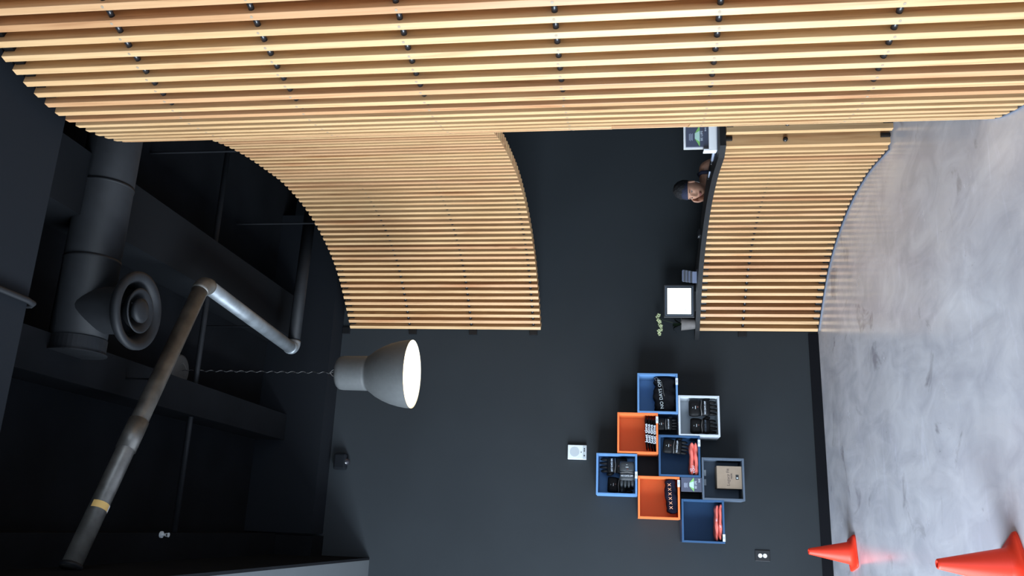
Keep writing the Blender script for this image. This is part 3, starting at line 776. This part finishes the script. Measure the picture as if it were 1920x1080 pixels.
for k in range(9):
    t = k / 8; c = Vector((.075 - .175 * t + rnd.uniform(-.006, .006), -.035 + rnd.uniform(-.012, .012), .322 + .012 * math.sin(t * 7) - .02 * t * 0 + rnd.uniform(-.008, .008)))
    bm = bmesh.new()
    for q in range(5):
        a = q * 2 * PI / 5 + rnd.random() * .4; pc = c + Vector((math.cos(a) * .011, -.002, math.sin(a) * .011))
        bmesh.ops.create_icosphere(bm, subdivisions=1, radius=.009, matrix=Matrix.Translation(pc) @ Matrix.Diagonal((1, .35, 1, 1)))
    build('flower', bm, 'petal', pt, True)
# stepped card holder
ch = empty('card_holder', (2.205, 7.20, ZK), math.radians(-16), 'stepped clear plastic card holder beside the display on the counter', 'card holder')
for k in range(4):
    z0 = .0 + .026 * k; y0 = .028 * k
    build('tier_front', boxm(-.052 + .004 * k, .050 + .006 * k, y0, y0 + .003, z0, z0 + .040, .0008), 'frontcard' if k == 0 else 'frost', ch)
    build('card_stack', boxm(-.046 + .004 * k, .044 + .006 * k, y0 + .004, y0 + .022, z0 + .004, z0 + .048), 'darkpaper' if k % 2 else 'frost', ch)
    build('tier_edge', boxm(-.052 + .004 * k, .050 + .006 * k, y0 - .001, y0 + .003, z0 + .037, z0 + .041), 'frontcard', ch)
build('base_plate', boxm(-.054, .070, -.004, .125, 0, .003), 'frost', ch)
# brochure stand at the near end
bs = empty('brochure_stand', (2.625, 5.30, ZK), math.radians(-10), 'white acrylic stand on the near end of the counter', 'stand')
build('back_plate', boxm(-.075, .16, .03, .036, 0, .222, .002), 'acrylic', bs)
build('front_tray', boxm(-.092, .16, -.035, .027, .004, .058, .003), 'acrylic', bs)
build('side_lip', boxm(-.105, -.090, -.035, .036, .004, .092, .003), 'acrylic', bs)
build('foot', boxm(-.10, .16, -.03, .03, 0, .004), 'frostedge', bs)
b2 = brochure('brochure', (2.632, 5.292, ZK + .0585), .150, .150, .018, 'dark blue brochure with green shape standing in the white acrylic stand', 'BE LIFE', 'brochure')
b2.rotation_euler = (0, 0, math.radians(-10))
# pens
def pen(loc, dirv, L, r, m, label):
    e = empty('marker_pen', loc, 0, label, 'pen', 'pens on the counter'); d = Vector(dirv).normalized()
    bm = bmesh.new(); tube(bm, (0, 0, r), d * L * .68 + Vector((0, 0, r)), r, 14); build('barrel', bm, m, e, True)
    bm = bmesh.new(); tube(bm, d * L * .68 + Vector((0, 0, r)), d * L * .92 + Vector((0, 0, r)), r * .8, 14); build('cap', bm, 'glass', e, True)
    bm = bmesh.new(); tube(bm, d * L * .92 + Vector((0, 0, r)), d * L + Vector((0, 0, r)), r * .4, 10); build('tip', bm, 'piping', e, True)
pen((2.575, 5.42, ZK), (-.03, 1, 0), .20, .010, 'frostedge', 'thick pale marker lying beside the white stand')
pen((2.585, 5.78, ZK), (-.02, 1, 0), .14, .006, 'frostedge', 'slim pale pen lying on the counter in front of the seated person')
cr_ = empty('card_reader', (2.44, 6.72, ZK), 0, 'small black card reader on the middle of the counter', 'card reader')
build('body', boxm(-.03, .03, -.04, .04, 0, .025, .004), 'black', cr_); build('button', boxm(-.031, -.0295, -.01, -.002, .014, .02), 'white', cr_)

# ------------------------------------------------------------------ traffic cones
def cone(loc, label, rz=0):
    e = empty('traffic_cone', loc, rz, label, 'cone', 'orange cones on the concrete floor')
    bm = bmesh.new()
    pts = []
    rings = []
    n = 48
    def sq(rad, z, p):
        ring = []
        for k in range(n):
            a = 2 * PI * k / n; c, s_ = math.cos(a), math.sin(a); q = (abs(c) ** p + abs(s_) ** p) ** (-1 / p)
            ring.append(bm.verts.new((rad * q * c, rad * q * s_, z)))
        rings.append(ring)
    for rad, z, p in ((.120, 0, 9), (.1215, .005, 9), (.1205, .011, 9), (.108, .016, 7), (.090, .022, 3), (.083, .034, 2), (.079, .05, 2)): sq(rad, z, p)
    for i in range(len(rings) - 1):
        for k in range(n): bm.faces.new((rings[i][k], rings[i][(k + 1) % n], rings[i + 1][(k + 1) % n], rings[i + 1][k]))
    bm.faces.new(rings[0][::-1]); build('base', bm, 'cone', e, True)
    bm = bmesh.new(); lathe(bm, [(.079, .049), (.077, .06), (.024, .318), (.0225, .326), (.018, .330), (.012, .329), (.011, .31), (.011, .25)], 48); build('body', bm, 'cone', e, True)
cone((-.075, 6.93, 0), 'orange traffic cone standing close to the baseboard of the back wall', .2)
cone((-.075, 4.12, 0), 'orange traffic cone nearest the camera, cut by the photo edge', .5)

# ------------------------------------------------------------------ the seated person
HC = Vector((2.83, 6.70, 1.168))
person = empty('person', (HC.x + .16, HC.y + .10, 0), 0, 'person in navy top and headband seated behind the counter, cheek on hand', 'person')
PO = Vector((HC.x + .16, HC.y + .10, 0))
def skin_body(verts, edges, radii, root=0, sub=2):
    me = bpy.data.meshes.new('sk'); me.from_pydata([tuple(v) for v in verts], edges, []); o = bpy.data.objects.new('sk', me); COL.objects.link(o)
    md_ = o.modifiers.new('s', 'SKIN'); md_.use_smooth_shade = True
    sv = me.skin_vertices[0].data if me.skin_vertices else None
    if sv is None:
        o.modifiers.remove(md_); bpy.context.view_layer.objects.active = o; md_ = o.modifiers.new('s', 'SKIN'); sv = me.skin_vertices[0].data
    for k, r in enumerate(radii): sv[k].radius = (r, r) if not isinstance(r, tuple) else r
    sv[root].use_root = True
    ss = o.modifiers.new('u', 'SUBSURF'); ss.levels = sub; ss.render_levels = sub
    bpy.context.view_layer.update()
    m2 = bpy.data.meshes.new_from_object(o.evaluated_get(bpy.context.evaluated_depsgraph_get())); bpy.data.objects.remove(o); return m2
# face axes
fd = Vector((-.80, -.60, -.10)).normalized()           # where the face looks
up0 = Vector((-.10, 0.02, 1)); up0 = (up0 - fd * up0.dot(fd)).normalized()
rt = up0.cross(fd).normalized()                          # towards the person's left (picture right)
HM = Matrix(((rt.x, fd.x, up0.x, HC.x - PO.x), (rt.y, fd.y, up0.y, HC.y - PO.y), (rt.z, fd.z, up0.z, HC.z), (0, 0, 0, 1)))
def head_mesh():
    bm = bmesh.new(); bmesh.ops.create_uvsphere(bm, u_segments=56, v_segments=44, radius=1)
    g = lambda x, z, cx, cz, sx, sz: math.exp(-((x - cx) / sx) ** 2 - ((z - cz) / sz) ** 2)
    for v in bm.verts:
        x, y, z = v.co
        X = x * .074; Y = y * .094; Z = z * .118
        if z < 0:                                       # jaw narrows, chin forward
            k = -z; X *= 1 - .30 * k ** 1.6; Y = Y * (1 - .18 * k) + (.018 * k if y > 0 else .0)
            if y < 0: Y *= 1 - .25 * k
        if z > 0: X *= 1 + .03 * z
        if y > 0:
            f = y
            Y += .024 * g(X, Z, 0, -.022, .011, .018) * f + .014 * g(X, Z, 0, .004, .008, .026) * f     # nose
            Y += .006 * g(X, Z, .016, -.028, .008, .008) + .006 * g(X, Z, -.016, -.028, .008, .008)      # nostrils
            Y -= .011 * (g(X, Z, .031, .008, .016, .011) + g(X, Z, -.031, .008, .016, .011)) * f          # eye sockets
            Y += .006 * (g(X, Z, .03, .028, .024, .008) + g(X, Z, -.03, .028, .024, .008)) * f            # brows
            Y += .008 * g(X, Z, 0, -.054, .024, .008) * f + .007 * g(X, Z, 0, -.066, .020, .007) * f      # lips
            Y += .008 * g(X, Z, 0, -.096, .020, .014) * f                                                  # chin
            Y += .006 * (g(X, Z, .045, -.02, .018, .02) + g(X, Z, -.045, -.02, .018, .02)) * f            # cheeks
        v.co = (X, Y, Z)
    for sx in (-1, 1):                                   # ears
        r = bmesh.ops.create_uvsphere(bm, u_segments=14, v_segments=12, radius=1, matrix=Matrix.Translation((sx * .076, -.008, -.006)) @ Matrix.Rotation(sx * -.35, 4, 'Z') @ Matrix.Diagonal((.008, .018, .031, 1)))
    bm.transform(HM); me = bpy.data.meshes.new('head'); bm.to_mesh(me); bm.free(); return me
def W2(p): return Vector(p) - PO
sl = Vector((2.735, 6.78, .985)); sr = Vector((3.078, 6.775, 1.046))      # shoulders: picture left / right
Vv = [W2((2.99, 6.98, .55)), W2((2.97, 6.95, .66)), W2((2.93, 6.88, .84)), W2((2.90, 6.83, .98)), W2((2.875, 6.78, 1.05)), W2((2.85, 6.73, 1.10)),
      W2(sl + Vector((.03, 0, 0))), W2((2.66, 6.66, .86)), W2((2.63, 6.56, .775)), W2((2.65, 6.56, .90)), HM @ Vector((-.094, .012, -.125)),
      W2(sr), W2((3.10, 6.72, .86)), W2((3.02, 6.52, .785)), W2((2.86, 6.45, .785)),
      W2((2.92, 6.90, .525)), W2((2.80, 6.60, .53)), W2((2.78, 6.62, .14)), W2((2.76, 6.52, .05)),
      W2((3.08, 6.92, .525)), W2((3.04, 6.58, .53)), W2((3.04, 6.62, .14)), W2((3.02, 6.52, .05))]
Ed = [(0, 1), (1, 2), (2, 3), (3, 4), (4, 5), (3, 6), (6, 7), (7, 8), (8, 9), (9, 10), (3, 11), (11, 12), (12, 13), (13, 14), (0, 15), (15, 16), (16, 17), (17, 18), (0, 19), (19, 20), (20, 21), (21, 22)]
Rr = [(.13, .10), (.12, .095), (.135, .10), (.11, .085), (.055, .055), (.052, .052), .058, .046, .042, .036, .027, .078, .050, .040, .028, .09, .068, .05, .04, .09, .068, .05, .04]
bmj = bmesh.new()
for me in (head_mesh(), skin_body(Vv, Ed, Rr)): bmj.from_mesh(me)
def finger(bm, pts, r):
    pts = [W2(p) for p in pts]; sweep(bm, pts, r, 10)
# hand under the cheek: palm plus five fingers folded along the side of the jaw
def HL(x, y, z): return HM @ Vector((x, y, z)) + PO
rpm = bmesh.ops.create_uvsphere(bmj, u_segments=18, v_segments=14, radius=1, matrix=HM @ Matrix.Translation((-.086, .022, -.088)) @ Matrix.Rotation(-.15, 4, 'Y') @ Matrix.Diagonal((.019, .041, .040, 1)))
for k, L in enumerate((.050, .058, .054, .044)):
    y0 = .052 - .0195 * k
    finger(bmj, [HL(-.092, y0, -.070), HL(-.096, y0 - .002, -.046), HL(-.088, y0 - .004, -.046 + L * .62), HL(-.079, y0 - .006, -.046 + L * .85)], [.0098, .0094, .0086, .006])
finger(bmj, [HL(-.082, .050, -.100), HL(-.066, .074, -.104), HL(-.044, .086, -.108)], [.0108, .010, .0072])
# other hand resting flat on the work surface
pc2 = Vector((2.83, 6.43, .785))
bmesh.ops.create_uvsphere(bmj, u_segments=16, v_segments=12, radius=1, matrix=Matrix.Translation(W2(pc2)) @ Matrix.Rotation(.5, 4, 'Z') @ Matrix.Diagonal((.048, .040, .016, 1)))
for k, (oy, L) in enumerate(((-.030, .058), (-.010, .068), (.010, .064), (.028, .050))):
    b0 = pc2 + Vector((-.035, oy - .01, .002)); finger(bmj, [b0, b0 + Vector((-L * .5, -.006, .006)), b0 + Vector((-L, -.01, -.010))], [.0095, .0088, .006])
finger(bmj, [pc2 + Vector((.0, -.035, 0)), pc2 + Vector((-.02, -.062, 0)), pc2 + Vector((-.045, -.075, -.006))], [.0105, .0098, .007])
raw = bpy.data.meshes.new('raw'); bmj.to_mesh(raw); bmj.free()
ro = bpy.data.objects.new('raw', raw); COL.objects.link(ro)
rm = ro.modifiers.new('r', 'REMESH'); rm.mode = 'VOXEL'; rm.voxel_size = .0042; rm.use_smooth_shade = True
sm = ro.modifiers.new('sm', 'SMOOTH'); sm.iterations = 2; sm.factor = .5
bpy.context.view_layer.update()
bodyme = bpy.data.meshes.new_from_object(ro.evaluated_get(bpy.context.evaluated_depsgraph_get())); bpy.data.objects.remove(ro)
bb = bmesh.new(); bb.from_mesh(bodyme); seen = set(); comps = []
for v0 in bb.verts:
    if v0 in seen: continue
    stack = [v0]; comp = []; seen.add(v0)
    while stack:
        v = stack.pop(); comp.append(v)
        for e_ in v.link_edges:
            o_ = e_.other_vert(v)
            if o_ not in seen: seen.add(o_); stack.append(o_)
    comps.append(comp)
comps.sort(key=len); bmesh.ops.delete(bb, geom=[v for c_ in comps[:-1] for v in c_], context='VERTS'); bb.to_mesh(bodyme); bb.free()
bodyme.materials.clear(); link('body', bodyme, 'skin', person, True)
# tank top and trousers: their own slightly larger skins
tv = [Vv[0], Vv[1], Vv[2], Vv[3] + Vector((0, 0, -.012)), Vv[6] + Vector((.035, 0, .012)), Vv[11] + Vector((-.110, .0, .008))]
tm = skin_body(tv, [(0, 1), (1, 2), (2, 3), (3, 4), (3, 5)], [(.138, .108), (.13, .105), (.147, .112), (.12, .094), .052, .074]); link('tank_top', tm, 'shirt', person, True)
bm = bmesh.new(); sweep(bm, [W2(q) for q in ((2.985, 6.725, .95), (2.992, 6.702, 1.02), (2.998, 6.720, 1.072), (3.000, 6.765, 1.094), (3.000, 6.81, 1.080), (2.998, 6.85, 1.03), (2.99, 6.86, .95))], .017, 12); build('shoulder_strap', bm, 'shirt', person, True)
lv = [Vv[0] + Vector((0, 0, -.02))] + Vv[15:23]
lm = skin_body(lv, [(0, 1), (1, 2), (2, 3), (3, 4), (0, 5), (5, 6), (6, 7), (7, 8)], [(.14, .11), .10, .078, .06, .055, .10, .078, .06, .055]); link('trousers', lm, 'blackcloth', person, True)
# head details
def hp(x, y, z): return HM @ Vector((x, y, z))
for sx in (-1, 1):
    bm = bmesh.new(); bmesh.ops.create_uvsphere(bm, u_segments=18, v_segments=12, radius=1, matrix=HM @ Matrix.Translation((sx * .029, .0745, .006)) @ Matrix.Diagonal((.0125, .010, .0068, 1))); ey = build('eye', bm, 'eyew', person, True)
    bm = bmesh.new(); bmesh.ops.create_uvsphere(bm, u_segments=14, v_segments=10, radius=1, matrix=HM @ Matrix.Translation((sx * .029, .0820, .006)) @ Matrix.Diagonal((.0055, .004, .0058, 1))); build('iris', bm, 'iris', ey, True)
    bm = bmesh.new(); sweep(bm, [hp(sx * .015, .089, .0215), hp(sx * .029, .0865, .027), hp(sx * .046, .074, .021)], [.0022, .003, .0016], 8); build('eyebrow', bm, 'hair', person, True)
bm = bmesh.new(); sweep(bm, [hp(-.025, .083, -.058), hp(-.012, .0945, -.0560), hp(0, .0965, -.058), hp(.012, .0945, -.0560), hp(.025, .083, -.058)], [.0015, .0045, .005, .0045, .0015], 8); build('upper_lip', bm, 'lips', person, True)
bm = bmesh.new(); sweep(bm, [hp(-.022, .083, -.061), hp(-.010, .0935, -.0665), hp(.010, .0935, -.0665), hp(.022, .083, -.061)], [.0015, .0055, .0055, .0015], 8); build('lower_lip', bm, 'lips', person, True)
# headband and hair
bm = bmesh.new(); ringsH = []
for (zz, gx) in ((.030, 1.035), (.036, 1.055), (.055, 1.055), (.074, 1.05), (.082, 1.02)):
    k = math.sqrt(max(0, 1 - (zz / .118) ** 2)); ringsH.append([bm.verts.new(hp(.0765 * k * gx * math.cos(a), .0965 * k * gx * math.sin(a), zz + .012 * math.sin(a))) for a in [2 * PI * j / 40 for j in range(40)]])
for i in range(4):
    for j in range(40): bm.faces.new((ringsH[i][j], ringsH[i][(j + 1) % 40], ringsH[i + 1][(j + 1) % 40], ringsH[i + 1][j]))
build('headband', bm, 'band', person, True)
bm = bmesh.new(); bmesh.ops.create_icosphere(bm, subdivisions=4, radius=1)
rnd = random.Random(9)
for v in bm.verts:
    x, y, z = v.co; n_ = 1 + .05 * math.sin(x * 17 + z * 9) * math.sin(y * 15 + x * 5) + rnd.uniform(-.012, .012)
    v.co = Vector((x * .079 * n_, y * .094 * n_ - .014, z * .092 * n_ + .058))
kill = [f for f in bm.faces if f.calc_center_median().y > .02 and f.calc_center_median().z < .062 or f.calc_center_median().z < -.02]
bmesh.ops.delete(bm, geom=kill, context='FACES'); bm.transform(HM); build('hair', bm, 'hair', person, True)
bm = bmesh.new(); sweep(bm, [hp(.078, .0, -.03), hp(.079, .012, -.05), hp(.072, .022, -.07)], .0016, 6); build('earring', bm, 'piping', person)
# stool the person sits on
st = empty('office_stool', (2.99, 6.98, 0), 0, 'round black stool under the person behind the desk', 'stool')
bm = bmesh.new(); lathe(bm, [(0, .36), (.16, .36), (.18, .375), (.18, .395), (.16, .405), (0, .405)], 32); build('seat', bm, 'blackcloth', st, True)
bm = bmesh.new(); tube(bm, (0, 0, .03), (0, 0, .36), .02, 14); build('column', bm, 'black', st, True)
for k in range(5):
    a = k * 2 * PI / 5; bm = bmesh.new(); tube(bm, (0, 0, .045), (.2 * math.cos(a), .2 * math.sin(a), .012), .012, 8); build('leg', bm, 'black', st)
